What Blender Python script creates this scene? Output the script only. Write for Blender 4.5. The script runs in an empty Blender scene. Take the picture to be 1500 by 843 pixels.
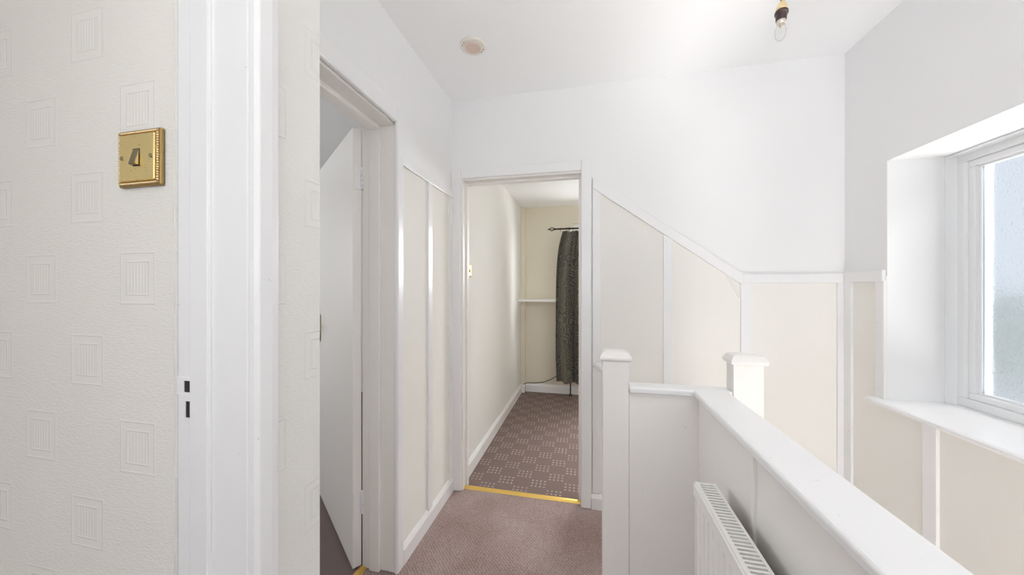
import bpy, bmesh, math, random
from mathutils import Vector, Matrix
random.seed(4)
S = bpy.context.scene
COL = S.collection

# ------------------------------------------------------------ camera
F_PX = 500.0                       # focal length for a 1500 px wide frame
YAW = math.atan(110.0 / F_PX)
cam_d = bpy.data.cameras.new('camera'); cam = bpy.data.objects.new('camera', cam_d); COL.objects.link(cam)
cam_d.sensor_width = 36.0; cam_d.lens = F_PX / 1500.0 * 36.0
cam_d.clip_start = 0.02; cam_d.clip_end = 200
cam.location = (0, 0, 1.25); cam.rotation_euler = (math.pi / 2, 0, YAW)
S.camera = cam

# ------------------------------------------------------------ world, light, exposure
S.view_settings.view_transform = 'Standard'; S.view_settings.look = 'None'
S.view_settings.gamma = 1.0; S.view_settings.use_curve_mapping = False
S.view_settings.exposure = 0.22
S.cycles.use_denoising = True
S.cycles.max_bounces = 16; S.cycles.diffuse_bounces = 10; S.cycles.glossy_bounces = 6
S.cycles.transmission_bounces = 8; S.cycles.transparent_max_bounces = 8
S.cycles.caustics_reflective = False; S.cycles.caustics_refractive = False
S.cycles.sample_clamp_indirect = 6.0
w = bpy.data.worlds.new('sky'); S.world = w; w.use_nodes = True
bg = w.node_tree.nodes['Background']; bg.inputs[0].default_value = (0.80, 0.87, 0.98, 1); bg.inputs[1].default_value = 0.86

def area(name, loc, aim, sx, sy, power, col=(1, 1, 1)):
    d = bpy.data.lights.new(name, 'AREA'); d.shape = 'RECTANGLE'; d.size = sx; d.size_y = sy
    d.energy = power; d.color = col
    o = bpy.data.objects.new(name, d); COL.objects.link(o); o.location = loc
    o.rotation_euler = Vector(aim).to_track_quat('-Z', 'Y').to_euler()
    return o
# daylight outside the stair and bedroom windows, then added fill lights
area('stair_window_sky_light', (3.2, 1.0, 2.95), (-1, -0.08, -0.62), 2.2, 0.9, 310, (0.99, 0.995, 1.0))
area('stair_window_ground_bounce', (3.5, 1.0, -0.65), (-1, -0.08, 0.68), 2.2, 1.1, 600, (1.0, 0.995, 0.985))
area('bedroom_window_daylight', (0.55, 4.55, 1.80), (-0.1, -1, -0.45), 1.1, 1.1, 92, (0.97, 0.985, 1.0))
area('near_room_fill_light', (-1.8, -2.38, 1.45), (0.35, 1, 0.05), 1.4, 1.2, 9, (1.0, 0.99, 0.97))  # added fill from behind for the switch wall, its window is invented
area('left_room_fill_light', (-3.68, 1.3, 1.5), (1, 0.15, -0.05), 1.1, 1.1, 17, (0.98, 0.99, 1.0))  # added fill for the left room and its door leaf, source invented
area('stairwell_fill_light', (0.85, 0.2, -2.4), (0, 0.25, 1), 0.7, 2.4, 222, (0.98, 0.99, 1.0))  # added upward fill at the stairwell foot, no door seen there
area('landing_end_fill_light', (0.30, -1.60, 1.45), (0.1, 1, 3.2), 1.1, 0.7, 22, (0.98, 0.99, 1.0))  # added fill behind the camera, tilted up to brighten the ceiling

# ------------------------------------------------------------ materials
def mat(name, col, rough=0.5, metal=0.0, coat=0.0):
    m = bpy.data.materials.new(name); m.use_nodes = True
    b = m.node_tree.nodes['Principled BSDF']
    b.inputs['Base Color'].default_value = (*col, 1); b.inputs['Roughness'].default_value = rough
    b.inputs['Metallic'].default_value = metal
    if coat: b.inputs['Coat Weight'].default_value = coat; b.inputs['Coat Roughness'].default_value = 0.12
    return m
class N:
    """tiny node-graph helper"""
    def __init__(s, m): s.t = m.node_tree; s.b = s.t.nodes['Principled BSDF']
    def node(s, typ, **kw):
        n = s.t.nodes.new(typ)
        for k, v in kw.items(): setattr(n, k, v)
        return n
    def link(s, a, b): s.t.links.new(a, b)
    def set(s, inp, v):
        if isinstance(v, bpy.types.NodeSocket): s.link(v, inp)
        else: inp.default_value = v
    def math(s, op, a, b=0.0, c=None):
        n = s.node('ShaderNodeMath', operation=op); s.set(n.inputs[0], a); s.set(n.inputs[1], b)
        if c is not None: s.set(n.inputs[2], c)
        return n.outputs[0]
    def xyz(s):
        g = s.node('ShaderNodeNewGeometry'); p = s.node('ShaderNodeSeparateXYZ'); s.link(g.outputs['Position'], p.inputs[0])
        return p.outputs[0], p.outputs[1], p.outputs[2]
    def pos(s, scale=(1, 1, 1)):
        g = s.node('ShaderNodeNewGeometry'); m = s.node('ShaderNodeMapping'); m.inputs['Scale'].default_value = scale
        s.link(g.outputs['Position'], m.inputs['Vector']); return m.outputs[0]
    def noise(s, scale, vec=None, detail=3, rough=0.5):
        n = s.node('ShaderNodeTexNoise'); n.inputs['Scale'].default_value = scale; n.inputs['Detail'].default_value = detail
        n.inputs['Roughness'].default_value = rough
        s.link(vec if vec is not None else s.pos(), n.inputs['Vector']); return n.outputs['Fac']
    def ramp(s, fac, stops):
        n = s.node('ShaderNodeValToRGB'); e = n.color_ramp.elements
        while len(e) < len(stops): e.new(0.5)
        for k, (p, c) in enumerate(stops): e[k].position = p; e[k].color = (*c, 1)
        s.link(fac, n.inputs[0]); return n.outputs[0]
    def bump(s, h, strength, dist=0.002):
        n = s.node('ShaderNodeBump'); n.inputs['Strength'].default_value = strength; n.inputs['Distance'].default_value = dist
        s.link(h, n.inputs['Height']); s.link(n.outputs[0], s.b.inputs['Normal'])
    def mix(s, fac, a, b):
        n = s.node('ShaderNodeMix', data_type='RGBA'); s.set(n.inputs['Factor'], fac)
        s.set(n.inputs['A'], a if isinstance(a, bpy.types.NodeSocket) else (*a, 1))
        s.set(n.inputs['B'], b if isinstance(b, bpy.types.NodeSocket) else (*b, 1)); return n.outputs['Result']

M = {}
def emulsion(name, col):
    m = mat(name, col, 0.85); g = N(m)
    g.bump(g.noise(90, detail=2), 0.10, 0.001); return m
M['white_wall'] = emulsion('white_emulsion', (0.852, 0.855, 0.858))
M['ceiling'] = emulsion('ceiling_white', (0.905, 0.91, 0.915))
def gloss(name, col, rough=0.28):
    m = mat(name, col, rough, 0, 0.0); g = N(m)
    g.bump(g.noise(22, detail=2), 0.07, 0.0015)
    g.link(g.mix(g.math('MULTIPLY', g.math('GREATER_THAN', g.noise(55, detail=5), 0.735), 0.5), col, (0.55, 0.53, 0.50)), g.b.inputs['Base Color'])
    return m
M['gloss'] = gloss('white_gloss_paint', (0.85, 0.85, 0.855))
M['gloss_warm'] = gloss('aged_white_gloss_paint', (0.865, 0.845, 0.82), 0.32)
M['upvc'] = mat('white_plastic_window', (0.86, 0.87, 0.88), 0.25)
M['dark_gap'] = mat('dark_cavity', (0.03, 0.028, 0.026), 0.9)
def paper(name, col, stretch=(14, 14, 3)):
    m = mat(name, col, 0.8); g = N(m)
    n1 = g.noise(12, g.pos(stretch), 4, 0.6)
    n2 = g.noise(1.6, detail=2)
    g.bump(n1, 0.28, 0.0015)
    g.link(g.mix(n2, [c * 0.98 for c in col], [min(1, c * 1.02) for c in col]), g.b.inputs['Base Color'])
    return m
M['cream'] = paper('cream_embossed_wallpaper', (0.855, 0.84, 0.80))
M['bed_cream'] = paper('bedroom_cream_wallpaper', (0.78, 0.73, 0.61))
M['bed_pale'] = paper('bedroom_pale_wallpaper', (0.78, 0.775, 0.755))
M['room_grey'] = emulsion('left_room_wall_paint', (0.86, 0.845, 0.82))
# wallpaper embossed with half-dropped framed squares
def squares_paper(name, col, axis):
    m = mat(name, col, 0.8); g = N(m)
    x, y, z = g.xyz(); h = x if axis == 'x' else y
    PW, PH = 0.112, 0.268
    u = g.math('DIVIDE', g.math('ADD', h, 20 * PW - 0.036), PW)
    ci = g.math('FLOOR', u); fu = g.math('SUBTRACT', g.math('SUBTRACT', u, ci), 0.5)
    drop = g.math('MULTIPLY', g.math('MODULO', ci, 2.0), 0.5)
    v = g.math('ADD', g.math('DIVIDE', g.math('ADD', z, 0.075), PH), drop)
    fv = g.math('SUBTRACT', g.math('FRACT', v), 0.5)
    du = g.math('MULTIPLY', g.math('ABSOLUTE', fu), PW); dv = g.math('MULTIPLY', g.math('ABSOLUTE', fv), PH)
    du2 = g.math('MULTIPLY', du, 1.12)
    r = g.math('MAXIMUM', du2, dv)                       # square distance in metres
    def ring(r0, wd):                                     # soft raised line at distance r0
        return g.math('MAXIMUM', g.math('SUBTRACT', 1.0, g.math('DIVIDE', g.math('ABSOLUTE', g.math('SUBTRACT', r, r0)), wd)), 0.0)
    inside = g.math('LESS_THAN', r, 0.041); core = g.math('LESS_THAN', r, 0.024)
    stripes = g.math('MULTIPLY', g.math('SINE', g.math('MULTIPLY', h, 2 * math.pi / 0.0065)), 0.22)
    st = g.math('MULTIPLY', stripes, core)
    rough_n = g.noise(200, g.pos((0.5, 0.5, 1.5)), 3, 0.6)
    fine = g.math('MULTIPLY', rough_n, g.math('SUBTRACT', 1.35, inside))
    hsum = g.math('ADD', g.math('ADD', g.math('MULTIPLY', g.math('ADD', ring(0.040, 0.0022), ring(0.026, 0.0018)), 0.9), st), fine)
    g.bump(hsum, 0.5, 0.0018)
    g.link(g.mix(g.noise(4.5, detail=3), [c * 0.965 for c in col], [min(1, c * 1.02) for c in col]), g.b.inputs['Base Color'])
    return m
M['squares_x'] = squares_paper('embossed_squares_wallpaper', (0.80, 0.775, 0.72), 'x')
M['squares_y'] = squares_paper('embossed_squares_wallpaper_side', (0.81, 0.80, 0.77), 'y')
# carpets
def carpet_plain():
    m = mat('mauve_twist_carpet', (0.2, 0.15, 0.15), 1.0); g = N(m)
    n = g.noise(230, detail=3, rough=0.75); big = g.noise(3.2, detail=4)
    wv = g.node('ShaderNodeTexWave'); wv.inputs['Scale'].default_value = 36; wv.inputs['Distortion'].default_value = 6
    wv.inputs['Detail'].default_value = 2; wv.inputs['Detail Scale'].default_value = 3
    wv.bands_direction = 'DIAGONAL'; g.link(g.pos(), wv.inputs['Vector'])
    f = g.math('ADD', g.math('MULTIPLY', n, 0.82), g.math('MULTIPLY', wv.outputs['Fac'], 0.16))
    c = g.ramp(f, [(0.28, (0.22, 0.162, 0.152)), (0.5, (0.42, 0.325, 0.31)), (0.78, (0.66, 0.56, 0.53))])
    d = g.ramp(big, [(0.35, (0.80, 0.74, 0.72)), (0.6, (1, 1, 1))])
    mx = g.node('ShaderNodeMix', data_type='RGBA', blend_type='MULTIPLY'); mx.inputs['Factor'].default_value = 1
    g.link(c, mx.inputs['A']); g.link(d, mx.inputs['B']); g.link(mx.outputs['Result'], g.b.inputs['Base Color'])
    g.bump(f, 0.8, 0.004); g.b.inputs['Specular IOR Level'].default_value = 0.05
    return m
M['carpet'] = carpet_plain()
def carpet_dots(name, base, dot):
    m = mat(name, base, 1.0); g = N(m)
    x, y, z = g.xyz(); C = 0.105
    # checkerboard rows, every other cell holding 4 x 3 dots
    u = g.math('DIVIDE', g.math('ADD', x, 8.02), C); v = g.math('DIVIDE', g.math('ADD', y, 8.0), C * 0.9)
    par = g.math('MODULO', g.math('ADD', g.math('FLOOR', u), g.math('FLOOR', v)), 2.0)
    def dots(q, n):
        a = g.math('FRACT', q); a = g.math('MULTIPLY', a, n); return g.math('SUBTRACT', g.math('FRACT', a), 0.5)
    a = dots(u, 4.0); b = dots(v, 3.0)
    r = g.math('SQRT', g.math('ADD', g.math('MULTIPLY', a, a), g.math('MULTIPLY', b, b)))
    d = g.math('LESS_THAN', g.math('ADD', r, g.math('MULTIPLY', g.math('SUBTRACT', g.noise(160, detail=1), 0.5), 0.35)), 0.25)
    worn = g.math('ADD', 0.22, g.math('MULTIPLY', g.noise(7, detail=2), 0.95))
    d = g.math('MULTIPLY', g.math('MULTIPLY', d, g.math('LESS_THAN', par, 0.5)), worn)
    n = g.noise(420, detail=2, rough=0.7)
    bc = g.ramp(n, [(0.3, [k * 0.62 for k in base]), (0.7, [k * 1.35 for k in base])])
    g.link(g.mix(d, bc, dot), g.b.inputs['Base Color']); g.bump(n, 0.7, 0.004)
    g.b.inputs['Specular IOR Level'].default_value = 0.05
    return m
M['carpet_dots'] = carpet_dots('brown_dotted_carpet', (0.25, 0.187, 0.172), (0.55, 0.47, 0.40))
M['carpet_dark'] = mat('dark_brown_carpet', (0.17, 0.13, 0.12), 1.0); _g = N(M['carpet_dark']); _g.bump(_g.noise(300), 0.7, 0.004)
def brass(name, col, rough):
    m = mat(name, col, rough, 1.0); g = N(m)
    sp = g.math('GREATER_THAN', g.noise(420, detail=4), 0.70)
    g.link(g.mix(sp, col, (0.22, 0.13, 0.05)), g.b.inputs['Base Color'])
    g.bump(g.noise(60), 0.04, 0.001); return m
M['brass'] = brass('polished_brass', (1.0, 0.80, 0.38), 0.30)
M['brass_old'] = brass('tarnished_brass', (0.88, 0.70, 0.40), 0.34)
M['brass_rim'] = brass('dull_brass_rim', (0.42, 0.30, 0.12), 0.45)
M['bronze'] = mat('dark_brass_rocker', (0.40, 0.33, 0.20), 0.3, 1.0)
M['gold_strip'] = brass('gold_threshold', (0.90, 0.62, 0.18), 0.42)
M['radiator'] = mat('radiator_enamel', (0.87, 0.86, 0.835), 0.35)
M['rad_dark'] = mat('radiator_inside', (0.22, 0.18, 0.165), 0.7)
M['bakelite'] = mat('brown_bakelite', (0.055, 0.030, 0.030), 0.3)
M['cord'] = mat('grey_flex', (0.14, 0.13, 0.12), 0.6)
M['iron'] = mat('black_iron', (0.035, 0.03, 0.03), 0.45, 0.6)
M['pink_disc'] = mat('yellowed_plastic', (0.70, 0.56, 0.49), 0.6)
M['cream_plastic'] = mat('cream_plastic', (0.80, 0.765, 0.70), 0.5)
M['pale_metal'] = mat('bulb_cap_metal', (0.72, 0.66, 0.58), 0.35, 0.8)
M['cable'] = mat('dark_cable', (0.06, 0.055, 0.05), 0.6)
# clear glass bulb
m = bpy.data.materials.new('clear_glass'); m.use_nodes = True; t = m.node_tree; t.nodes.clear()
o_ = t.nodes.new('ShaderNodeOutputMaterial'); gl = t.nodes.new('ShaderNodeBsdfGlossy'); tr = t.nodes.new('ShaderNodeBsdfTransparent')
fr = t.nodes.new('ShaderNodeFresnel'); fr.inputs[0].default_value = 1.12; mx = t.nodes.new('ShaderNodeMixShader')
gl.inputs['Roughness'].default_value = 0.03; tr.inputs[0].default_value = (0.975, 0.975, 0.97, 1)
hf = t.nodes.new('ShaderNodeMath'); hf.operation = 'MULTIPLY'; hf.inputs[1].default_value = 0.5; t.links.new(fr.outputs[0], hf.inputs[0]); t.links.new(hf.outputs[0], mx.inputs[0]); t.links.new(tr.outputs[0], mx.inputs[1]); t.links.new(gl.outputs[0], mx.inputs[2]); t.links.new(mx.outputs[0], o_.inputs[0])
M['bulb'] = m
# obscured (rain-pattern) window glass
m = bpy.data.materials.new('obscured_glass'); m.use_nodes = True; t = m.node_tree; t.nodes.clear()
o_ = t.nodes.new('ShaderNodeOutputMaterial'); rf = t.nodes.new('ShaderNodeBsdfRefraction'); tr = t.nodes.new('ShaderNodeBsdfTransparent')
gl = t.nodes.new('ShaderNodeBsdfGlossy'); gl.inputs['Roughness'].default_value = 0.12
rf.inputs['Roughness'].default_value = 0.16; rf.inputs['IOR'].default_value = 1.12; rf.inputs['Color'].default_value = (0.95, 0.97, 0.97, 1)
mx = t.nodes.new('ShaderNodeMixShader'); mx.inputs[0].default_value = 0.42
mx2 = t.nodes.new('ShaderNodeMixShader'); mx2.inputs[0].default_value = 0.10
geo = t.nodes.new('ShaderNodeNewGeometry'); mp = t.nodes.new('ShaderNodeMapping'); mp.inputs['Scale'].default_value = (1, 1, 0.6)
nz = t.nodes.new('ShaderNodeTexNoise'); nz.inputs['Scale'].default_value = 150; nz.inputs['Detail'].default_value = 2
bp = t.nodes.new('ShaderNodeBump'); bp.inputs['Strength'].default_value = 0.9; bp.inputs['Distance'].default_value = 0.003
t.links.new(geo.outputs['Position'], mp.inputs[0]); t.links.new(mp.outputs[0], nz.inputs['Vector']); t.links.new(nz.outputs['Fac'], bp.inputs['Height'])
t.links.new(bp.outputs[0], rf.inputs['Normal']); t.links.new(bp.outputs[0], gl.inputs['Normal'])
t.links.new(rf.outputs[0], mx.inputs[1]); t.links.new(tr.outputs[0], mx.inputs[2])
t.links.new(mx.outputs[0], mx2.inputs[1]); t.links.new(gl.outputs[0], mx2.inputs[2]); t.links.new(mx2.outputs[0], o_.inputs[0])
M['pane'] = m
M['clear_pane'] = M['bulb']
# curtain damask
m = mat('dark_scroll_curtain_fabric', (0.06, 0.055, 0.05), 0.55); g = N(m)
vr = g.node('ShaderNodeTexVoronoi'); vr.inputs['Scale'].default_value = 11.0; g.link(g.pos((1.0, 0.25, 0.75)), vr.inputs['Vector'])
sp = g.math('SINE', g.math('ADD', g.math('MULTIPLY', vr.outputs['Distance'], 34.0), g.math('MULTIPLY', g.noise(14, detail=2), 9.0)))
pt = g.math('GREATER_THAN', sp, 0.35)
g.link(g.mix(pt, (0.055, 0.052, 0.043), (0.185, 0.168, 0.12)), g.b.inputs['Base Color'])
g.b.inputs['Sheen Weight'].default_value = 0.25; g.bump(g.noise(500), 0.2, 0.001)
M['curtain'] = m
M['lawn'] = mat('grass_ground', (0.30, 0.33, 0.25), 1.0); _g = N(M['lawn'])
_g.link(_g.ramp(_g.noise(0.9, detail=6), [(0.35, (0.78, 0.78, 0.74)), (0.65, (0.90, 0.89, 0.86))]), _g.b.inputs['Base Color'])
M['leaf'] = mat('hedge_leaves', (0.2, 0.24, 0.16), 0.9); _g = N(M['leaf'])
_g.link(_g.ramp(_g.noise(3.0, detail=6), [(0.35, (0.58, 0.61, 0.56)), (0.65, (0.80, 0.82, 0.77))]), _g.b.inputs['Base Color'])

# ------------------------------------------------------------ mesh helpers
def B(bm, x0, y0, z0, x1, y1, z1, mtx=None):
    x0, x1 = sorted((x0, x1)); y0, y1 = sorted((y0, y1)); z0, z1 = sorted((z0, z1))
    vs = [bm.verts.new(v) for v in [(x0,y0,z0),(x1,y0,z0),(x1,y1,z0),(x0,y1,z0),(x0,y0,z1),(x1,y0,z1),(x1,y1,z1),(x0,y1,z1)]]
    for f in [(0,3,2,1),(4,5,6,7),(0,1,5,4),(1,2,6,5),(2,3,7,6),(3,0,4,7)]: bm.faces.new([vs[i] for i in f])
    if mtx is not None: bmesh.ops.transform(bm, matrix=mtx, verts=vs)
    return vs
def PR(bm, pts, axis, a, b, mtx=None):
    """prism: polygon pts in the two other axes, extruded along axis from a to b"""
    def mk(p, t):
        return {'x': (t, p[0], p[1]), 'y': (p[0], t, p[1]), 'z': (p[0], p[1], t)}[axis]
    v0 = [bm.verts.new(mk(p, a)) for p in pts]; v1 = [bm.verts.new(mk(p, b)) for p in pts]
    n = len(pts); bm.faces.new(v0); bm.faces.new(list(reversed(v1)))
    for i in range(n): bm.faces.new([v0[i], v1[i], v1[(i+1) % n], v0[(i+1) % n]])
    bmesh.ops.recalc_face_normals(bm, faces=bm.faces)
    if mtx is not None: bmesh.ops.transform(bm, matrix=mtx, verts=v0 + v1)
    return v0 + v1
def CY(bm, p0, p1, r0, r1=None, n=16):
    r1 = r0 if r1 is None else r1
    p0, p1 = Vector(p0), Vector(p1); d = p1 - p0
    q = d.to_track_quat('Z', 'Y').to_matrix()
    a = [bm.verts.new(p0 + q @ Vector((r0*math.cos(k*2*math.pi/n), r0*math.sin(k*2*math.pi/n), 0))) for k in range(n)]
    b = [bm.verts.new(p1 + q @ Vector((r1*math.cos(k*2*math.pi/n), r1*math.sin(k*2*math.pi/n), 0))) for k in range(n)]
    bm.faces.new(list(reversed(a))); bm.faces.new(b)
    for k in range(n): bm.faces.new([a[k], a[(k+1) % n], b[(k+1) % n], b[k]])
def LA(bm, prof, n=24, mtx=None):
    """lathe: prof = [(r, z)...] about local Z"""
    rings = []; vs = []
    for r, z in prof:
        if r < 1e-6: v = bm.verts.new((0, 0, z)); rings.append([v]); vs.append(v)
        else:
            rg = [bm.verts.new((r*math.cos(k*2*math.pi/n), r*math.sin(k*2*math.pi/n), z)) for k in range(n)]; rings.append(rg); vs += rg
    for a, b in zip(rings, rings[1:]):
        for k in range(n):
            k2 = (k+1) % n
            if len(a) == 1 and len(b) == 1: break
            if len(a) == 1: bm.faces.new([a[0], b[k2], b[k]])
            elif len(b) == 1: bm.faces.new([a[k], a[k2], b[0]])
            else: bm.faces.new([a[k], a[k2], b[k2], b[k]])
    if mtx is not None: bmesh.ops.transform(bm, matrix=mtx, verts=vs)
def TU(bm, pts, r, n=10):
    pts = [Vector(p) for p in pts]; rings = []
    for i, p in enumerate(pts):
        d = (pts[min(i+1, len(pts)-1)] - pts[max(i-1, 0)]).normalized()
        q = d.to_track_quat('Z', 'Y').to_matrix()
        rings.append([bm.verts.new(p + q @ Vector((r*math.cos(k*2*math.pi/n), r*math.sin(k*2*math.pi/n), 0))) for k in range(n)])
    for a, b in zip(rings, rings[1:]):
        for k in range(n): bm.faces.new([a[k], a[(k+1) % n], b[(k+1) % n], b[k]])
    bm.faces.new(list(reversed(rings[0]))); bm.faces.new(rings[-1])
def obj(name, bm, m, parent=None, bevel=0.0, smooth=False, seg=2):
    bmesh.ops.recalc_face_normals(bm, faces=bm.faces)
    me = bpy.data.meshes.new(name); bm.to_mesh(me); bm.free(); me.materials.append(m)
    o = bpy.data.objects.new(name, me); COL.objects.link(o)
    if smooth:
        for p in me.polygons: p.use_smooth = True
    if bevel:
        md = o.modifiers.new('bevel', 'BEVEL'); md.width = bevel; md.segments = seg; md.limit_method = 'ANGLE'; md.angle_limit = math.radians(40)
    if parent is not None:
        o.parent = parent; o.matrix_parent_inverse = Matrix.Translation(-parent.location) if parent.rotation_euler[2] == 0 else parent.matrix_basis.inverted()
    return o
def boxes(name, lst, m, parent=None, bevel=0.0):
    bm = bmesh.new()
    for b in lst: B(bm, *b)
    return obj(name, bm, m, parent, bevel)
def struct(name, lst, m, parent=None, bevel=0.0, label=None):
    o = boxes(name, lst, m, parent, bevel)
    if parent is None: o['kind'] = 'structure'
    if label: o['label'] = label
    return o
def thing(name, label, cat, loc=(0, 0, 0), group=None, kind=None):
    o = bpy.data.objects.new(name, None); COL.objects.link(o); o.location = loc; o.empty_display_size = 0.05
    if label: o['label'] = label
    if cat: o['category'] = cat
    if group: o['group'] = group
    if kind: o['kind'] = kind
    return o
def tag(o, label, cat, group=None):
    o['label'] = label; o['category'] = cat
    if group: o['group'] = group
    return o

# ------------------------------------------------------------ key dimensions (metres)
HC = 2.40                       # ceiling
XL, XR, YF = -0.82, 1.237, 1.99 # landing left wall, stair window wall, far wall
XN, YN0, YN1 = -0.48, 0.40, 0.537   # near wall stub on the left: landing face and its two sides
XB, YB = -0.775, 4.06           # bedroom left and far wall
HB = 2.21                       # bedroom ceiling

# ------------------------------------------------------------ floors, ceilings
struct('floor', [(-0.98, -1.75, -0.25, 0.45, 1.33, 0), (-0.98, 1.33, -0.25, 0.12, 2.03, 0)], M['carpet'], label='mauve twist carpet of the landing')
struct('floor', [(-0.98, 2.03, -0.25, 1.545, 4.16, 0.0)], M['carpet_dots'], label='brown bedroom carpet with groups of pale dots')
struct('floor', [(-3.6, 0.537, -0.25, -0.98, 3.7, 0.0)], M['carpet_dark'], label='dark brown carpet of the room on the left')
struct('floor', [(-3.0, -2.2, -0.25, -0.98, 0.40, 0.0)], M['carpet'], label='mauve carpet of the near room')
struct('floor', [(0.3, -1.75, -2.75, 1.545, 2.1, -2.65)], M['carpet'], label='carpet at the foot of the stairs')
struct('ceiling', [(-0.98, -1.75, HC, 1.545, 2.09, HC + 0.1)], M['ceiling'])
struct('ceiling', [(-0.98, 2.09, HB, 1.545, 4.16, HB + 0.1)], M['ceiling'])
struct('ceiling', [(-3.6, 0.537, HC, -0.98, 3.7, HC + 0.1), (-3.0, -2.2, HC, -0.98, 0.537, HC + 0.1)], M['ceiling'])

# ------------------------------------------------------------ walls
# left landing wall with the doorway of the left room (opening Y 0.57..1.345, head 1.975)
struct('wall_left', [(-0.965, 1.36, 0, XL, YF, HC), (-0.965, 0.545, 1.985, XL, 1.36, HC), (-0.965, 0.537, 0, XL, 0.55, HC)], M['white_wall'])
# far wall: left of / over / right of the bedroom doorway
struct('wall_far', [(-0.98, YF, 0, -0.765, 2.09, HC), (-0.765, YF, 1.925, -0.015, 2.09, HC), (-0.015, YF, -2.65, 1.545, 2.09, HC)], M['white_wall'])
# right wall round the window opening: Y 0.30..1.747, z 0.772..1.785
struct('wall_right', [(XR, 1.747, -2.65, 1.545, YF, HC), (XR, -1.75, -2.65, 1.545, 0.30, HC), (XR, 0.30, -2.65, 1.545, 1.747, 0.757), (XR, 0.30, 1.785, 1.545, 1.747, HC)], M['white_wall'])
# near room: wall with the brass switch, its end is the jamb of the nearest doorway
struct('wall_near', [(-3.0, YN0, 0, -0.616, YN1, HC), (-0.616, 0.425, 0, XN, YN1, HC), (-0.616, -0.46, 2.02, XN, 0.425, HC), (-0.616, -1.75, 0, XN, -0.46, HC)], M['squares_y'])
struct('wall_back', [(-0.616, -1.85, 0, 1.545, -1.75, 0.9), (-0.616, -1.85, 2.15, 1.545, -1.75, HC), (-0.616, -1.85, 0.9, -0.35, -1.75, 2.15), (0.95, -1.85, 0.9, 1.545, -1.75, 2.15), (0.3, -1.85, -2.65, 1.545, -1.75, 0)], M['white_wall'])
struct('wall_bedroom_left', [(-0.93, 2.09, 0, XB, YB, HB)], M['bed_pale'])
struct('wall_bedroom_far', [(-0.93, YB, 0, -0.16, 4.16, HB), (1.15, YB, 0, 1.545, 4.16, HB), (-0.16, YB, 0, 1.15, 4.16, 0.95), (-0.16, YB, 2.0, 1.15, 4.16, HB)], M['bed_cream'])
struct('wall_bedroom_right', [(1.445, 2.09, 0, 1.545, YB, HB)], M['bed_cream'])
struct('wall_room_left', [(-3.6, 0.537, 0, -3.5, 0.75, HC), (-3.6, 1.85, 0, -3.5, 3.7, HC), (-3.6, 0.75, 0, -3.5, 1.85, 0.95), (-3.6, 0.75, 2.05, -3.5, 1.85, HC), (-3.5, 3.6, 0, -0.98, 3.7, HC), (-0.98, 2.09, 0, -0.93, 3.6, HC)], M['room_grey'])
struct('wall_near_room', [(-3.1, -2.2, 0, -3.0, YN1, HC), (-3.0, -2.3, 0, -0.48, -2.2, 0.8), (-3.0, -2.3, 2.15, -0.48, -2.2, HC), (-0.616, -2.2, 0, -0.48, -1.85, HC)], M['squares_x'])
struct('wall_stairwell', [(0.37, -1.75, -2.65, 0.45, 1.33, -0.25), (0.10, 1.27, -2.65, 0.45, 1.33, -0.25)], M['white_wall'])
# boxed pipe in the bedroom corner
struct('trim_1', [(XB, 4.005, 0.085, -0.722, YB, HB)], M['bed_cream'], bevel=0.003, label='boxed pipe up the bedroom corner')
# the embossed paper that faces the camera on the near wall
struct('wallpaper', [(-3.0, YN0 - 0.0012, 0, -0.617, YN0 + 0.001, HC)], M['squares_x'], parent=bpy.data.objects['wall_near'])

# ------------------------------------------------------------ cream panels, battens and dado rails
def rail_z(x): return 1.867 - (x - 0.038) * (1.867 - 1.319) / (0.777 - 0.038)
wf = bpy.data.objects['wall_far']; wr = bpy.data.objects['wall_right']; wl = bpy.data.objects['wall_left']
YP = YF - 0.003
for x0, x1 in ((0.05, 0.42), (0.43, 0.80)):
    bm = bmesh.new(); PR(bm, [(x0, -0.9), (x1, -0.9), (x1, rail_z(x1) - 0.03), (x0, rail_z(x0) - 0.03)], 'y', YP, YF + 0.001); obj('wallpaper_panel', bm, M['cream'], wf)
struct('wallpaper_panel', [(0.80, YP, -2.6, 1.236, YF + 0.001, 1.30)], M['cream'], wf)
struct('wallpaper_panel', [(XR - 0.003, 1.5, -2.6, XR + 0.001, YF, 0.77), (XR - 0.003, 1.7475, 0.77, XR + 0.001, YF, 1.30)], M['cream'], wr)
struct('wallpaper_panel', [(XR - 0.003, -1.75, -2.6, XR + 0.001, 1.5, 0.755)], M['cream'], wr)
struct('wallpaper_panel', [(XL - 0.001, 1.37, 0, XL + 0.003, 1.67, 1.83)], M['cream'], wl)
struct('wallpaper_panel', [(XL - 0.001, 1.67, 0, XL + 0.003, YF - 0.003, 1.83)], M['cream'], wl)
# soft ridge where the paper has lifted under the sloping rail
bm = bmesh.new()
TU(bm, [(0.655 + 0.115 * t, YP - 0.0008, 1.375 - 0.02 * t - 0.155 * t ** 1.5) for t in [k / 10 for k in range(11)]], 0.0022, 8)
obj('wallpaper_crease', bm, M['cream'], wf, smooth=True)

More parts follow.
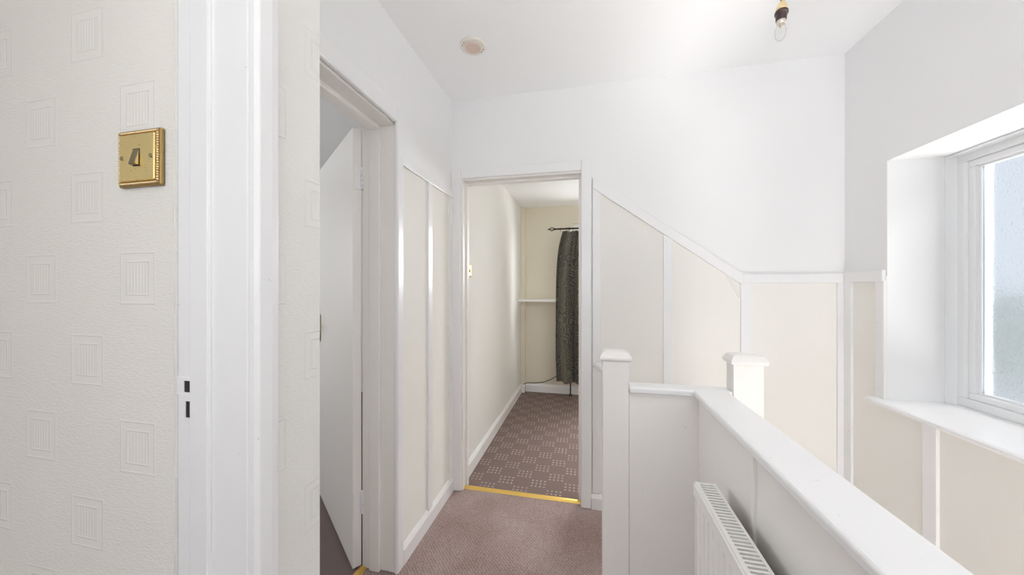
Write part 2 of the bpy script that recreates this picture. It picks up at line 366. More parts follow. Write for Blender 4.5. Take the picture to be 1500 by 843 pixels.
bm = bmesh.new()
PR(bm, [(0.030, rail_z(0.030)), (0.790, rail_z(0.777) - 0.0), (0.790, 1.262), (0.777, 1.268), (0.030, rail_z(0.030) - 0.062)], 'y', YF - 0.016, YF - 0.001)
B(bm, 0.790, YF - 0.016, 1.272, XR - 0.015, YF - 0.001, 1.319)
o = obj('trim_2', bm, M['gloss'], None, 0.003); o['kind'] = 'structure'; o['label'] = 'white dado rail that slopes down the far wall beside the stairs'
for x0, x1, zt in ((0.030, 0.075, rail_z(0.075) - 0.03), (0.403, 0.447, rail_z(0.447) - 0.03), (0.777, 0.825, 1.28), (1.200, 1.2365, 1.28)):
    zb = 0.09 if x0 < 0.1 else -1.2
    struct('batten', [(x0, YF - 0.013, zb, x1, YF - 0.001, zt)], M['gloss'], o, 0.002)
o = struct('trim_3', [(XR - 0.016, 1.75, 1.275, XR - 0.001, YF, 1.325)], M['gloss'], bevel=0.003, label='short white dado rail between the corner and the window')
struct('batten', [(XR - 0.013, 1.930, -1.2, XR - 0.001, YF - 0.013, 1.28)], M['gloss'], o, 0.002)
struct('batten', [(XR - 0.012, 1.748, 0.776, XR - 0.001, 1.792, 1.28)], M['gloss'], o, 0.002)
struct('batten', [(XR - 0.013, 1.524, -1.2, XR - 0.001, 1.577, 0.758)], M['gloss'], o, 0.002)
struct('batten', [(XR - 0.013, 0.75, -1.2, XR - 0.001, 0.80, 0.758)], M['gloss'], o, 0.002)
o = struct('trim_4', [(XL + 0.001, 1.385, 1.80, XL + 0.016, YF, 1.848)], M['gloss'], bevel=0.003, label='white dado rail on the left wall')
struct('batten', [(XL + 0.001, 1.645, 0.08, XL + 0.013, 1.692, 1.805)], M['gloss'], o, 0.002)
struct('batten', [(XL + 0.001, 1.925, 0.08, XL + 0.011, YF - 0.016, 1.805)], M['gloss'], o, 0.002)

# ------------------------------------------------------------ baseboards
def skirting(name, x0, y0, x1, y1, nx, ny, h=0.095, t=0.018, m=None, z0=0.0):
    """board from (x0,y0) to (x1,y1) standing out along (nx,ny), with a chamfered top"""
    bm = bmesh.new(); a = Vector((x0, y0, z0)); b = Vector((x1, y1, z0)); n = Vector((nx, ny, 0))
    prof = [(0.0005, 0), (t, 0), (t, h - 0.022), (t * 0.45, h - 0.004), (t * 0.3, h), (0.0005, h)]
    va = [bm.verts.new(a + n * p + Vector((0, 0, q))) for p, q in prof]; vb = [bm.verts.new(b + n * p + Vector((0, 0, q))) for p, q in prof]
    bm.faces.new(va); bm.faces.new(list(reversed(vb)))
    for i in range(len(prof)): bm.faces.new([va[i], vb[i], vb[(i+1) % 6], va[(i+1) % 6]])
    o = obj(name, bm, m or M['gloss']); o['kind'] = 'structure'; return o
skirting('baseboard_left', XL, 1.392, XL, YF - 0.016, 1, 0, 0.088)
skirting('baseboard_far', 0.024, YF, 0.115, YF, 0, -1, 0.085)
skirting('baseboard_bedroom_left', XB, 2.105, XB, 3.985, 1, 0, 0.10)
skirting('baseboard_bedroom_far', XB + 0.019, YB - 0.055, -0.724, YB - 0.055, 0, -1, 0.095)
skirting('baseboard_bedroom_far', -0.72, YB, 1.445, YB, 0, -1, 0.095)

# ------------------------------------------------------------ doorway 1: left room, door standing open
d1 = thing('door_1', 'white painted door standing open into the left room', None, (-0.98, 1.345, 0), kind='structure')
Y1 = 1.333
boxes('door_frame', [(-0.98, Y1 + 0.010, 0, -0.939, Y1 + 0.027, 1.985),     # rebate
                     (-0.940, Y1, 0, -0.889, Y1 + 0.027, 1.985),             # stop
                     (-0.890, Y1 + 0.014, 0, -0.822, Y1 + 0.027, 1.985),     # lining
                     (-0.98, 0.555, 1.963, -0.939, Y1 + 0.01, 1.985), (-0.940, 0.555, 1.942, -0.889, Y1, 1.985), (-0.890, 0.555, 1.960, -0.822, Y1 + 0.014, 1.985),
                     (-0.98, 0.545, 0, -0.822, 0.560, 1.985), (-0.94, 0.56, 0, -0.889, 0.572, 1.942)], M['gloss_warm'], d1, 0.004)
boxes('architrave', [(XL, Y1 + 0.004, 0, XL + 0.020, 1.388, 2.035), (XL, 0.540, 1.965, XL + 0.020, Y1 + 0.004, 2.035)], M['gloss'], d1, 0.008)
boxes('architrave', [(XL + 0.0005, 1.380, 0, XL + 0.013, 1.400, 2.047), (XL + 0.0005, 0.540, 2.030, XL + 0.013, 1.38, 2.047)], M['gloss'], d1, 0.004)
# leaf
PIV = Vector((-0.983, 1.3385, 0)); ang = math.radians(-128.0)
LM = Matrix.Translation(PIV) @ Matrix.Rotation(ang, 4, 'Z')
bm = bmesh.new(); B(bm, -0.003, -0.752, 0.012, 0.034, -0.001, 1.955, LM); leaf = obj('door_leaf', bm, M['gloss_warm'], d1, 0.0025)
for zc in (1.735, 0.295):
    bm = bmesh.new()
    B(bm, 0.000, -0.0012, zc - 0.05, 0.028, 0.0022, zc + 0.05, LM)
    for k in range(5): CY(bm, LM @ Vector((-0.004, 0.004, zc - 0.049 + k * 0.0202)), LM @ Vector((-0.004, 0.004, zc - 0.0315 + k * 0.0202)), 0.0070, n=12)
    for k in (-0.032, 0, 0.032): CY(bm, LM @ Vector((0.016, 0.001, zc + k)), LM @ Vector((0.016, 0.003, zc + k)), 0.0035, n=10)
    h = obj('hinge', bm, M['gloss'], leaf, 0.0005)
bm = bmesh.new()
B(bm, 0.036, -0.715, 0.93, 0.040, -0.675, 1.09, LM); CY(bm, LM @ Vector((0.04, -0.695, 1.03)), LM @ Vector((0.082, -0.695, 1.03)), 0.008)
TU(bm, [LM @ Vector(p) for p in [(0.080, -0.700, 1.03), (0.084, -0.66, 1.032), (0.082, -0.62, 1.028), (0.078, -0.59, 1.022)]], 0.007)
obj('handle', bm, M['brass_old'], leaf, smooth=True)

# ------------------------------------------------------------ doorway 2: to the bedroom (no leaf in sight)
d2 = thing('door_2', 'white painted doorway to the bedroom at the end of the landing', None, (-0.4, 2.04, 0), kind='structure')
boxes('door_frame', [(-0.764, 1.985, 0, -0.745, 2.095, 1.925), (-0.036, 1.985, 0, -0.016, 2.095, 1.925), (-0.745, 1.985, 1.905, -0.036, 2.095, 1.925),
                     (-0.746, 2.03, 0, -0.733, 2.062, 1.893), (-0.048, 2.03, 0, -0.035, 2.062, 1.893), (-0.746, 2.03, 1.892, -0.035, 2.062, 1.906)], M['gloss_warm'], d2, 0.002)
boxes('architrave', [(-0.819, 1.972, 0, -0.757, YF, 1.975), (-0.034, 1.972, 0, 0.024, YF, 1.975), (-0.757, 1.972, 1.915, -0.034, YF, 1.975)], M['gloss'], d2, 0.006)
boxes('architrave', [(-0.84, 2.09, 0, -0.765, 2.104, 1.975), (-0.015, 2.09, 0, 0.05, 2.104, 1.975), (-0.765, 2.09, 1.925, -0.015, 2.104, 1.975)], M['gloss'], d2, 0.004)

# ------------------------------------------------------------ doorway 3: nearest, on the left edge of the view
d3 = thing('door_3', 'nearest doorway, its white painted latch-side jamb seen face on', None, (-0.54, 0.41, 0), kind='structure')
boxes('door_frame', [(-0.616, 0.4025, 0, -0.582, 0.427, 2.02), (-0.584, 0.396, 0, -0.547, 0.427, 2.02), (-0.549, 0.4015, 0, -0.4799, 0.427, 2.02),
                     (-0.616, -0.46, 2.005, -0.4799, 0.400, 2.02), (-0.616, -0.46, 0, -0.4799, -0.445, 2.02)], M['gloss'], d3, 0.003)
bm = bmesh.new()   # moulded architrave standing on the landing face of the wall
PR(bm, [(-0.4798, 0.4015), (-0.470, 0.4015), (-0.4645, 0.406), (-0.4635, 0.425), (-0.466, 0.438), (-0.474, 0.443), (-0.4798, 0.443)], 'z', 0.0, 2.055)
PR(bm, [(-0.4798, -0.49), (-0.4635, -0.49), (-0.4635, -0.447), (-0.4798, -0.447)], 'z', 0.0, 2.055)
B(bm, -0.4795, -0.447, 2.01, -0.4635, 0.400, 2.055)
obj('architrave', bm, M['gloss'], d3, 0.002)
bm = bmesh.new(); yk = 0.4005   # strike plate with its two slots
x0, x1 = -0.607, -0.5835
zs = [1.040, 1.054, 1.0745, 1.0905, 1.107, 1.112]
for z0, z1, xa, xb in ((1.035, 1.052, x0, x1), (1.077, 1.0905, x0, x1), (1.108, 1.113, x0, x1), (1.052, 1.077, x0, -0.597), (1.0905, 1.108, x0, -0.600), (1.0515, 1.1085, -0.5865, x1)):
    B(bm, xa, yk, z0, xb, 0.403, z1)
B(bm, -0.6155, 0.401, 1.086, -0.607, 0.403, 1.113)
sp_ = obj('strike_plate', bm, M['gloss'], d3)
boxes('slot', [(-0.597, 0.4015, 1.052, -0.5865, 0.4029, 1.077), (-0.600, 0.4015, 1.0905, -0.5865, 0.4029, 1.108)], M['dark_gap'], sp_)['label'] = 'dark latch slots'

# ------------------------------------------------------------ window 1: obscured glass, on the stair wall
w1 = thing('window_1', 'white plastic window with obscured glass in the right wall', None, (1.49, 1.02, 0.78), kind='structure')
WY0, WY1, WZ0, WZ1 = 0.30, 1.747, 0.775, 1.785
def ring(bm, xa, xb, o0, o1):
    """rectangular frame between insets o0 (outer) and o1 (inner)"""
    B(bm, xa, WY0 + o0, WZ0 + o0, xb, WY1 - o0, WZ0 + o1); B(bm, xa, WY0 + o0, WZ1 - o1, xb, WY1 - o0, WZ1 - o0)
    B(bm, xa, WY0 + o0, WZ0 + o1, xb, WY0 + o1, WZ1 - o1); B(bm, xa, WY1 - o1, WZ0 + o1, xb, WY1 - o0, WZ1 - o1)
bm = bmesh.new(); ring(bm, 1.467, 1.535, 0.0015, 0.034); fo = obj('window_frame', bm, M['upvc'], w1, 0.003)
bm = bmesh.new(); ring(bm, 1.478, 1.528, 0.034, 0.058); B(bm, 1.478, 0.98, 0.835, 1.528, 1.03, 1.73); sa = obj('sash', bm, M['upvc'], w1, 0.004)
bm = bmesh.new(); ring(bm, 1.490, 1.4975, 0.0575, 0.066); obj('glazing_bead', bm, M['upvc'], w1, 0.002)
boxes('glass_pane', [(1.500, WY0 + 0.057, WZ0 + 0.057, 1.504, WY1 - 0.057, WZ1 - 0.057)], M['pane'], w1)
bm = bmesh.new(); ring(bm, 1.4985, 1.506, 0.055, 0.0625); obj('spacer_bar', bm, mat('grey_blue_spacer', (0.28, 0.34, 0.42), 0.4, 0.5), w1)
bm = bmesh.new(); B(bm, 1.430, WY1 - 0.008, WZ0, 1.467, WY1 - 0.0005, WZ1 - 0.0005); B(bm, 1.430, WY0, WZ1 - 0.008, 1.467, WY1 - 0.008, WZ1 - 0.0005); B(bm, 1.43, WY0 + 0.0005, WZ0, 1.467, WY0 + 0.008, WZ1 - 0.008)
obj('cover_strip', bm, M['upvc'], w1, 0.0015)
bm = bmesh.new()
PR(bm, [(1.185, 0.759), (1.195, 0.7575), (1.50, 0.7575), (1.50, 0.7765), (1.195, 0.7765), (1.185, 0.773), (1.181, 0.766)], 'y', WY0 + 0.001, WY1 - 0.001)
PR(bm, [(1.185, 0.759), (1.195, 0.7575), (XR - 0.0035, 0.7575), (XR - 0.0035, 0.7765), (1.195, 0.7765), (1.185, 0.773), (1.181, 0.766)], 'y', WY1 - 0.001, 1.785)
PR(bm, [(1.185, 0.759), (1.195, 0.7575), (XR - 0.0035, 0.7575), (XR - 0.0035, 0.7765), (1.195, 0.7765), (1.185, 0.773), (1.181, 0.766)], 'y', 0.26, WY0 + 0.001)
obj('window_sill', bm, M['gloss'], w1, 0.001)

# bedroom window behind the curtain
w2 = thing('window_2', 'bedroom window mostly hidden behind the dark curtain', None, (0.6, 4.1, 0.95), kind='structure')
bm = bmesh.new()
B(bm, -0.159, 4.09, 0.951, 1.149, 4.14, 1.01); B(bm, -0.159, 4.09, 1.94, 1.149, 4.14, 1.999); B(bm, -0.159, 4.09, 1.01, -0.10, 4.14, 1.94); B(bm, 1.09, 4.09, 1.01, 1.149, 4.14, 1.94); B(bm, 0.47, 4.09, 1.01, 0.53, 4.14, 1.94)
obj('window_frame', bm, M['upvc'], w2, 0.003)
boxes('glass_pane', [(-0.1, 4.113, 1.01, 0.47, 4.117, 1.94), (0.53, 4.113, 1.01, 1.09, 4.117, 1.94)], M['clear_pane'], w2)
boxes('window_sill', [(-0.20, 4.0, 0.925, 1.19, 4.09, 0.9495)], M['gloss'], w2, 0.003)

# ------------------------------------------------------------ staircase down
st = thing('staircase', 'carpeted stairs going down behind the half wall, mostly hidden', 'staircase', (0.12, 1.66, 0))
st['kind'] = 'structure'; del st['category']
for k in range(3):
    x0 = 0.121 + 0.22 * k; boxes('tread', [(x0, 1.332, -0.19 * (k + 1) - 0.12, x0 + 0.22 if k < 2 else XR - 0.015, YF - 0.014, -0.19 * (k + 1))], M['carpet'], st, 0.01)
for k in range(9):
    y1 = 1.331 - 0.23 * k; z = -0.57 - 0.19 * (k + 1)
    boxes('tread', [(0.451, y1 - 0.25, z - 0.12, XR - 0.015, y1, z)], M['carpet'], st, 0.01)

# ------------------------------------------------------------ half wall and newels
bal = thing('stair_balustrade', 'white panelled half wall with a broad cap guarding the stairwell', 'balustrade', (0.25, 1.29, 0))
CT = 0.903
bm = bmesh.new()
B(bm, 0.144, 1.268, 0, 0.375, 1.318, CT - 0.024); B(bm, 0.375, 1.268, 0, 0.474, 1.318, CT - 0.024); B(bm, 0.37, -1.74, 0, 0.445, 1.268, CT - 0.024)
obj('panelling', bm, M['gloss_warm'], bal, 0.001)
boxes('cover_strip', [(0.3625, 0.862, 0, 0.371, 0.874, CT - 0.024)], M['gloss_warm'], bal, 0.002)
boxes('cover_strip', [(0.1445, 1.2655, 0, 0.150, 1.269, CT - 0.03)], M['gloss_warm'], bal, 0.001)
bm = bmesh.new()   # mitred cap: cross piece and long piece
def cap_piece(bm, pts): PR(bm, pts, 'z', CT - 0.024, CT)
cap_piece(bm, [(0.144, 1.252), (0.350, 1.252), (0.350, -1.745), (0.461, -1.745), (0.461, 1.2685), (0.4755, 1.2685), (0.4755, 1.325), (0.144, 1.325)])
cp = obj('cap_rail', bm, M['gloss'], bal, 0.007, seg=3)
bm = bmesh.new()
B(bm, 0.150, 1.262, CT - 0.034, 0.362, 1.269, CT - 0.0245); B(bm, 0.362, -1.745, CT - 0.034, 0.371, 1.269, CT - 0.0245)
obj('bead_moulding', bm, M['gloss_warm'], bal, 0.003)
def newel(x0, x1, y0, y1, zt):
    bm = bmesh.new(); B(bm, x0, y0, 0 if x0 < 0.3 else -0.6, x1, y1, zt); nw = obj('newel_post', bm, M['gloss_warm'], bal, 0.003)
    bm = bmesh.new(); ov = 0.011
    prof = [(ov * 0.4, -0.001), (ov, 0.005), (ov, 0.012), (ov * 0.6, 0.020), (0.0, 0.029), (-0.010, 0.033)]
    rings = []
    for o_, z in prof: rings.append([bm.verts.new(p) for p in [(x0 - o_, y0 - o_, zt + z), (x1 + o_, y0 - o_, zt + z), (x1 + o_, y1 + o_, zt + z), (x0 - o_, y1 + o_, zt + z)]])
    bm.faces.new(list(reversed(rings[0]))); bm.faces.new(rings[-1])
    for a, b in zip(rings, rings[1:]):
        for k in range(4): bm.faces.new([a[k], a[(k+1) % 4], b[(k+1) % 4], b[k]])
    obj('newel_cap', bm, M['gloss_warm'], nw, 0.002)
newel(0.054, 0.143, 1.256, 1.318, 0.990)
newel(0.477, 0.567, 1.270, 1.331, 0.993)

# handrail fixed to the far wall going down the stairs
hr = thing('handrail', 'white painted wall handrail glimpsed behind the left newel post', 'handrail', (0.05, 1.93, 1.0))
pts = [(0.045 + 0.06 * k, 1.928, 0.832 - 0.06 * k * 0.74) for k in range(16)]
bm = bmesh.new(); TU(bm, pts, 0.021, 14); obj('rail', bm, M['gloss'], hr, smooth=True)
for i in (3, 12):
    p = Vector(pts[i]); bm = bmesh.new(); TU(bm, [p + Vector((0, 0, -0.018)), p + Vector((0, 0.02, -0.05)), p + Vector((0, 0.055, -0.055))], 0.006); obj('bracket', bm, M['gloss'], hr, smooth=True)

# ------------------------------------------------------------ radiator on the half wall
rad = thing('radiator', 'white panel radiator with slotted top grille on the half wall', 'radiator', (0.31, 0.6, 0.12))
RX0, RX1, RY0, RY1, RZ0, RZ1 = 0.284, 0.338, 0.16, 1.018, 0.15, 0.720
bm = bmesh.new()   # pressed front panel with vertical flutes, outline in (x, y) extruded in z, shorter than the panel edge
pts = [(RX0 + 0.012, RY0 + 0.01)]
n = 26; pitch = (RY1 - RY0 - 0.02) / n; front = []
for k in range(n):
    y = RY0 + 0.01 + k * pitch
    front += [(RX0 + 0.001, y + 0.001), (RX0 + 0.001, y + pitch * 0.50), (RX0 + 0.0100, y + pitch * 0.66), (RX0 + 0.0100, y + pitch * 0.86)]
PR(bm, [(RX0 + 0.011, RY0 + 0.004)] + front + [(RX0 + 0.011, RY1 - 0.004)], 'z', RZ0 + 0.03, RZ1 - 0.034)
PR(bm, [(RY0, RZ1 - 0.036), (RY1, RZ1 - 0.036), (RY1, RZ1 - 0.006), (RY0, RZ1 - 0.006)], 'x', RX0, RX0 + 0.011)
PR(bm, [(RY0, RZ0), (RY1, RZ0), (RY1, RZ0 + 0.03), (RY0, RZ0 + 0.03)], 'x', RX0, RX0 + 0.011)
pn = obj('panel', bm, M['radiator'], rad, 0.0012)
boxes('side_cover', [(RX0 + 0.0035, RY1 - 0.003, RZ0 + 0.02, RX1, RY1, RZ1)], M['radiator'], rad, 0.0015)
boxes('side_cover', [(RX0 + 0.0035, RY0, RZ0 + 0.02, RX1, RY0 + 0.003, RZ1)], M['radiator'], rad, 0.0015)
bm = bmesh.new()   # top grille: two rails and cross bars
B(bm, RX0 + 0.0035, RY0, RZ1 - 0.012, RX0 + 0.0125, RY1, RZ1); B(bm, RX1 - 0.006, RY0, RZ1 - 0.012, RX1, RY1, RZ1)
nb = 74
for k in range(nb):
    y = RY0 + 0.008 + k * (RY1 - RY0 - 0.016) / (nb - 1)
    B(bm, RX0 + 0.0125, y - 0.0028, RZ1 - 0.005, RX1 - 0.006, y + 0.0028, RZ1 - 0.0005)
obj('top_grille', bm, M['radiator'], rad)
bm = bmesh.new(); nb = 40
for k in range(nb):
    y = RY0 + 0.02 + k * (RY1 - RY0 - 0.04) / (nb - 1); B(bm, RX0 + 0.012, y - 0.001, RZ0 + 0.05, RX1 - 0.004, y + 0.001, RZ1 - 0.03)
B(bm, RX0 + 0.011, RY0 + 0.02, RZ0 + 0.04, RX0 + 0.013, RY1 - 0.02, RZ1 - 0.02); B(bm, RX1 - 0.002, RY0 + 0.01, RZ0 + 0.04, RX1 - 0.0005, RY1 - 0.01, RZ1 - 0.012)
obj('convector_fins', bm, M['rad_dark'], rad)
for y in (0.32, 0.86): boxes('bracket', [(RX1 - 0.0005, y - 0.015, 0.2, 0.3695, y + 0.015, 0.64)], M['radiator'], rad, 0.001)
for y0_, y1_ in ((0.145, RY0), (1.035, RY1)):
    bm = bmesh.new(); CY(bm, (0.311, y0_, 0.0), (0.311, y0_, 0.19), 0.0075); CY(bm, (0.311, y0_, 0.17), (0.311, y1_, 0.17), 0.009); obj('pipe', bm, M['radiator'], rad)

# ------------------------------------------------------------ brass light switches
def switch(name, label, cx, cz, size, place, group=None):
    """built facing -Y at origin; place = 4x4 matrix"""
    t_ = thing(name, label, 'light switch', place @ Vector((0, 0, 0)), group)
    h = size / 2
    bm = bmesh.new(); B(bm, -h, -0.006, -h, h, 0, h, place); pl = obj('back_plate', bm, M['brass_rim'], t_, 0.002)
    bm = bmesh.new()
    nbead = 22
    for s in (-1, 1):
        for k in range(nbead):
            q = -h + 0.0045 + k * (size - 0.009) / (nbead - 1)
            for ctr in ((q, s * (h - 0.0045)), (s * (h - 0.0045), q)):
                mm = place @ Matrix.Translation((ctr[0], -0.0065, ctr[1])) @ Matrix.Rotation(math.pi / 2, 4, 'X')
                LA(bm, [(0.0019, 0), (0.0017, 0.0014), (0.0, 0.0026)], 8, mm)
    obj('beaded_edge', bm, M['brass_old'], t_, smooth=True)
    bm = bmesh.new(); B(bm, -h + 0.008, -0.0095, -h + 0.008, h - 0.008, -0.0055, h - 0.008, place); obj('face_plate', bm, M['brass'], t_, 0.0015)
    bm = bmesh.new(); B(bm, -0.0070, -0.0098, -0.0138, 0.0068, -0.009, 0.0130, place); obj('rocker_recess', bm, M['dark_gap'], t_)
    bm = bmesh.new(); PR(bm, [(-0.0100, 0.0125), (-0.0158, -0.0115), (-0.0135, -0.0128), (-0.0098, -0.0125)], 'x', -0.0066, 0.0066, place); obj('rocker', bm, M['bronze'], t_, 0.0008)
    for s in (-1, 1):
        bm = bmesh.new(); mm = place @ Matrix.Translation((s * 0.030, -0.0095, 0.0)) @ Matrix.Rotation(math.pi / 2, 4, 'X')
        LA(bm, [(0.0036, 0), (0.0032, 0.001), (0.0, 0.0013)], 14, mm); sc_ = obj('screw', bm, M['bronze'], t_)
    return t_
switch('light_switch', 'square brass light switch with beaded edge on the near embossed wall', 0, 0, 0.088, Matrix.Translation((-0.678, 0.3985, 1.451)))
switch('light_switch', 'small brass light switch inside the bedroom doorway on the left', 0, 0, 0.088, Matrix.Translation((XB + 0.0002, 2.165, 1.365)) @ Matrix.Rotation(math.pi / 2, 4, 'Z'))

# ------------------------------------------------------------ ceiling fitting and pendant
det = thing('ceiling_speaker', 'round cream ceiling disc with a pinkish centre', 'ceiling fitting', (-0.53, 1.545, HC))
TT = Matrix.Translation((-0.53, 1.545, HC)) @ Matrix.Rotation(math.pi, 4, 'X')
bm = bmesh.new(); LA(bm, [(0.0625, 0), (0.0625, 0.004), (0.056, 0.008), (0.0, 0.008)], 40, TT); obj('rim', bm, M['cream_plastic'], det, smooth=False)
bm = bmesh.new(); LA(bm, [(0.038, 0.007), (0.0375, 0.0125), (0.034, 0.0145), (0.0, 0.0145)], 36, TT); obj('centre_disc', bm, M['pink_disc'], det)['label'] = 'pinkish centre disc'
for a in (52, 28, 232, 208):
    bm = bmesh.new(); mm = TT @ Matrix.Rotation(math.radians(-a), 4, 'Z') @ Matrix.Translation((0.050, 0, 0.0075))
    LA(bm, [(0.0028, 0), (0.0024, 0.001), (0, 0.0012)], 10, mm); obj('screw', bm, M['dark_gap'], det)

pd = thing('pendant_light', 'bare clear bulb in a brown lampholder hanging from the ceiling', 'light', (0.607, 1.255, HC))
PB = Vector((0.607, 1.255, 2.091)); tilt = Matrix.Translation(PB) @ Matrix.Scale(0.86, 4) @ Matrix.Rotation(math.radians(4), 4, 'Y') @ Matrix.Rotation(math.radians(-3), 4, 'X')
bm = bmesh.new(); TU(bm, [(0.602, 1.258, HC), (0.601, 1.258, 2.33), (0.603, 1.257, 2.26), PB + Vector((0.003, 0.002, 0.080))], 0.0032); obj('cord', bm, M['cord'], pd, smooth=True)
bm = bmesh.new(); LA(bm, [(0.045, 0), (0.045, 0.006), (0.03, 0.02), (0.0, 0.022)], 24, Matrix.Translation((0.602, 1.258, HC)) @ Matrix.Rotation(math.pi, 4, 'X')); obj('ceiling_rose', bm, M['gloss'], pd)
bm = bmesh.new(); LA(bm, [(0.0, 0.094), (0.006, 0.094), (0.010, 0.090), (0.0165, 0.074), (0.0195, 0.060), (0.0195, 0.056), (0, 0.056)], 24, tilt); hd = obj('lampholder_dome', bm, M['brass_old'], pd, smooth=True); hd['label'] = 'brass dome of the lampholder'
bm = bmesh.new(); LA(bm, [(0, 0.057), (0.0185, 0.057), (0.0215, 0.052), (0.0215, 0.045), (0.0185, 0.042), (0.0165, 0.020), (0.015, 0.018), (0, 0.018)], 24, tilt); obj('lampholder', bm, M['bakelite'], pd, smooth=False)
bm = bmesh.new(); LA(bm, [(0, 0.020), (0.0140, 0.020), (0.0140, 0.010), (0.0115, 0.004), (0.0, 0.004)], 24, tilt); obj('bulb_cap', bm, M['pale_metal'], pd)
bm = bmesh.new(); LA(bm, [(0.0112, 0.006), (0.0135, -0.004), (0.0175, -0.018), (0.0180, -0.030), (0.0150, -0.045), (0.0085, -0.056), (0.0, -0.060)], 28, tilt); bl = obj('bulb', bm, M['bulb'], pd, smooth=True)
bm = bmesh.new(); LA(bm, [(0, 0.005), (0.003, 0.004), (0.0022, -0.010), (0, -0.011)], 12, tilt); TU(bm, [tilt @ Vector(p) for p in [(0.001, 0, -0.01), (0.006, 0, -0.022), (0.0, 0.002, -0.026), (-0.006, 0, -0.022), (-0.001, 0, -0.01)]], 0.0004, 5)
obj('filament_stem', bm, M['pale_metal'], bl)

# ------------------------------------------------------------ threshold strips
bm = bmesh.new(); PR(bm, [(2.005, 0.0), (2.009, 0.006), (2.018, 0.009), (2.030, 0.009), (2.038, 0.006), (2.042, 0.0)], 'x', -0.744, -0.037)
tag(obj('threshold_strip', bm, M['gold_strip']), 'gold metal carpet strip across the bedroom doorway', 'carpet strip')
bm = bmesh.new(); PR(bm, [(-0.995, 0.0), (-0.990, 0.006), (-0.98, 0.009), (-0.968, 0.009), (-0.960, 0.006), (-0.955, 0.0)], 'y', 0.575, 1.3425)
tag(obj('threshold_strip', bm, M['gold_strip']), 'gold metal carpet strip at the foot of the open left door', 'carpet strip')

# ------------------------------------------------------------ bedroom contents
bm = bmesh.new(); PR(bm, [(XB + 0.001, 3.84), (-0.30, 3.84), (-0.30, YB - 0.001), (-0.721, YB - 0.001), (-0.721, 4.004), (XB + 0.001, 4.004)], 'z', 1.088, 1.112)
sh = tag(obj('corner_shelf', bm, M['gloss'], None, 0.002), 'thin white wall shelf left of the bedroom curtain', 'shelf')
bm = bmesh.new(); B(bm, XB + 0.001, 3.86, 1.062, XB + 0.016, 4.004, 1.0875); obj('batten', bm, M['gloss_warm'], sh, 0.002)
rod = thing('curtain_rod', 'thin black iron curtain rod with cage finial at the bedroom window', 'curtain rod', (0.5, 3.80, 1.9))
YR, ZR = 3.80, 1.898
bm = bmesh.new(); CY(bm, (-0.345, YR, ZR), (1.30, YR, ZR), 0.0085, n=14); obj('pole', bm, M['iron'], rod, smooth=True)
def finial(s, x):
    bm = bmesh.new()
    CY(bm, (x, YR, ZR), (x + s * 0.012, YR, ZR), 0.012, n=14); 
    for k in range(4):
        pts = []
        for j in range(9):
            u = j / 8; th = k * math.pi / 2 + u * 2.2; r = 0.021 * math.sin(math.pi * u) + 0.002
            pts.append((x + s * (0.012 + 0.052 * u), YR + r * math.cos(th), ZR + r * math.sin(th)))
        TU(bm, pts, 0.0032, 6)
    CY(bm, (x + s * 0.062, YR, ZR), (x + s * 0.072, YR, ZR), 0.010, 0.006); CY(bm, (x + s * 0.072, YR, ZR), (x + s * 0.090, YR, ZR), 0.006, 0.001)
    obj('finial', bm, M['iron'], rod, smooth=True)
finial(-1, -0.345); finial(1, 1.30)
for x in (-0.19, 1.22):
    bm = bmesh.new(); TU(bm, [(x, YR, ZR - 0.012), (x, YR + 0.01, ZR - 0.02), (x, YB - 0.002, ZR - 0.02)], 0.005, 8); CY(bm, (x, YB - 0.006, ZR - 0.02), (x, YB - 0.0005, ZR - 0.02), 0.022); CY(bm, (x - 0.006, YR, ZR), (x + 0.006, YR, ZR), 0.014)
    obj('bracket', bm, M['iron'], rod, smooth=False)

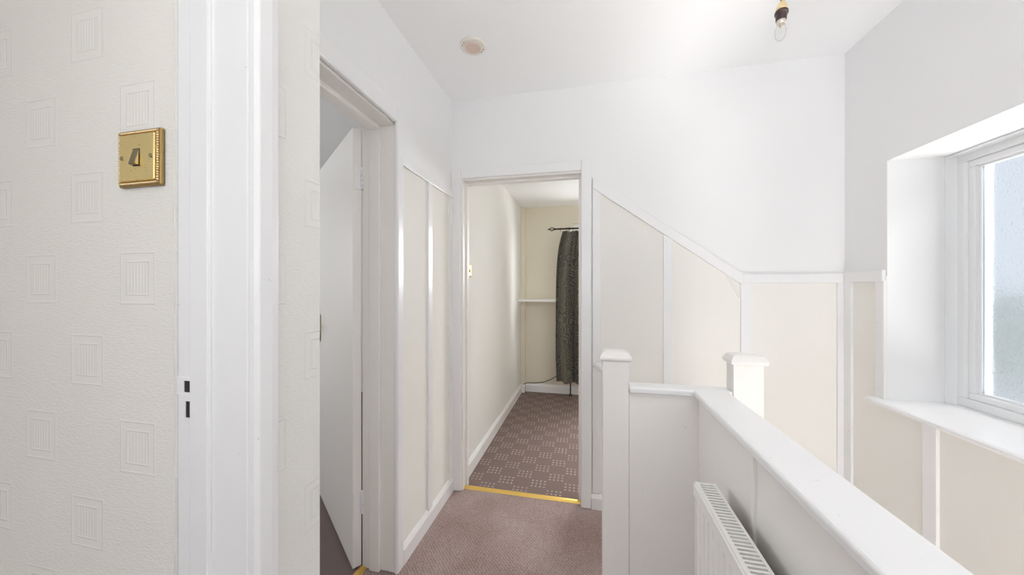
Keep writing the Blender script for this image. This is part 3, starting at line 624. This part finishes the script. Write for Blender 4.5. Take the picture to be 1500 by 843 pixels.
def curtain(x0, x1, label, sgn, group):
    cu = thing('curtain', label, 'curtain', ((x0 + x1) / 2, YR, 0.21), group)
    nu, nv = 110, 60; ztop, zbot = ZR - 0.028, 0.205
    bm = bmesh.new(); g_ = []
    W = x1 - x0
    for j in range(nv + 1):
        v = j / nv; z = ztop + (zbot - ztop) * v; row = []
        bulge = 1.0 - 0.19 * math.exp(-v * 7.5) - 0.05 * max(0, v - 0.85) / 0.15 * 0.5
        for i in range(nu + 1):
            u = i / nu
            uu = (1 - u) if sgn > 0 else u                  # 0 at the window side
            xw = uu * W * bulge
            x = (x1 - xw) if sgn > 0 else (x0 + xw)
            ph = u * 2 * math.pi * 2.8
            amp = 0.048 + 0.012 * v
            y = YR - 0.028 * min(1, v * 8) + amp * math.sin(ph + 0.5 * math.sin(2.2 * v + 3 * u)) + 0.010 * math.sin(2.3 * ph + 2 * v) 
            if v < 0.07: y = YR + (y - YR) * (0.55 + 6.4 * v)
            zz = z
            if v < 0.03: zz += 0.020 * (abs(math.sin(ph / 2 * 1.0 + 0.9)) - 0.6) * (1 - v / 0.03)
            row.append(bm.verts.new((x, y, zz + 0.004 * math.sin(9 * u) * v)))
        g_.append(row)
    for j in range(nv):
        for i in range(nu): bm.faces.new([g_[j][i], g_[j][i+1], g_[j+1][i+1], g_[j+1][i]])
    c = obj('drape', bm, M['curtain'], cu, smooth=True)
    md = c.modifiers.new('thickness', 'SOLIDIFY'); md.thickness = 0.003
    for k in range(6):
        x = x0 + 0.055 + k * (W - 0.08) / 5 if sgn > 0 else x0 + 0.03 + k * (W - 0.08) / 5
        bm = bmesh.new(); TU(bm, [(x, YR + 0.0135 * math.cos(t_ * math.pi / 8), ZR + 0.0135 * math.sin(t_ * math.pi / 8)) for t_ in range(17)], 0.0022, 6)
        CY(bm, (x, YR, ZR - 0.034), (x, YR, ZR - 0.013), 0.0018, n=6); obj('ring', bm, M['iron'], cu, smooth=True)
    return cu
curtain(-0.342, 0.08, 'dark olive scroll-patterned curtain drawn to the left of the bedroom window', 1, None)

# bedroom radiator under the window (its end shows below the curtain)
r2 = thing('radiator', 'white bedroom radiator below the dark curtain, mostly hidden', 'radiator', (0.5, 4.0, 0.15))
bm = bmesh.new(); B(bm, -0.165, 3.955, 0.17, 1.12, 3.967, 0.74)
for k in range(37): B(bm, -0.155 + k * 0.0338, 3.950, 0.2, -0.155 + k * 0.0338 + 0.018, 3.956, 0.71)
obj('panel', bm, M['radiator'], r2, 0.001)
boxes('convector', [(-0.16, 3.967, 0.19, 1.11, 4.02, 0.738)], M['radiator'], r2, 0.001)
for x in (0.0, 1.0): boxes('bracket', [(x, 4.02, 0.25, x + 0.03, YB - 0.0005, 0.65)], M['radiator'], r2)
bm = bmesh.new(); CY(bm, (-0.187, 3.985, 0), (-0.187, 3.985, 0.24), 0.008); CY(bm, (-0.187, 3.985, 0.2), (-0.165, 3.985, 0.2), 0.010); CY(bm, (-0.187, 3.985, 0.02), (-0.187, 3.985, 0.0), 0.017, 0.02); obj('pipe', bm, M['cable'], r2)
# cable draped above the bedroom baseboard
bm = bmesh.new(); TU(bm, [(-0.735, 3.99, 0.102), (-0.70, 4.052, 0.103), (-0.60, 4.052, 0.106), (-0.50, 4.05, 0.125), (-0.42, 4.045, 0.160), (-0.35, 4.04, 0.205), (-0.30, 4.045, 0.235), (-0.25, 4.052, 0.25)], 0.0042, 8)
tag(obj('cable', bm, M['cable'], smooth=True), 'thin dark cable running along the bedroom baseboard to the curtain', 'cable')

# ------------------------------------------------------------ outside
gr = struct('ground', [(2.0, -40, -2.9, 90, 90, -2.75), (-30, 6, -2.9, 2.0, 60, -2.75)], M['lawn'])
bm = bmesh.new(); 
nx, nz = 90, 12; rows = []
rnd = random.Random(2)
for j in range(nz + 1):
    a = math.pi * j / nz; row = []
    for i in range(nx + 1):
        y = 2 + i * 0.42; k = 1 + 0.16 * (rnd.random() - 0.5)
        row.append(bm.verts.new((20 - 1.3 * math.cos(a) * k + 0.4 * math.sin(i * 0.3), y, -2.75 + (3.35 + 0.5 * math.sin(i * 0.21) + 0.3 * math.sin(i * 0.7)) * math.sin(a) * k)))
    rows.append(row)
for j in range(nz):
    for i in range(nx): bm.faces.new([rows[j][i], rows[j][i+1], rows[j+1][i+1], rows[j+1][i]])
tag(obj('hedge', bm, M['leaf'], smooth=True), 'blurred green hedge outdoors behind the obscured glass', 'hedge')
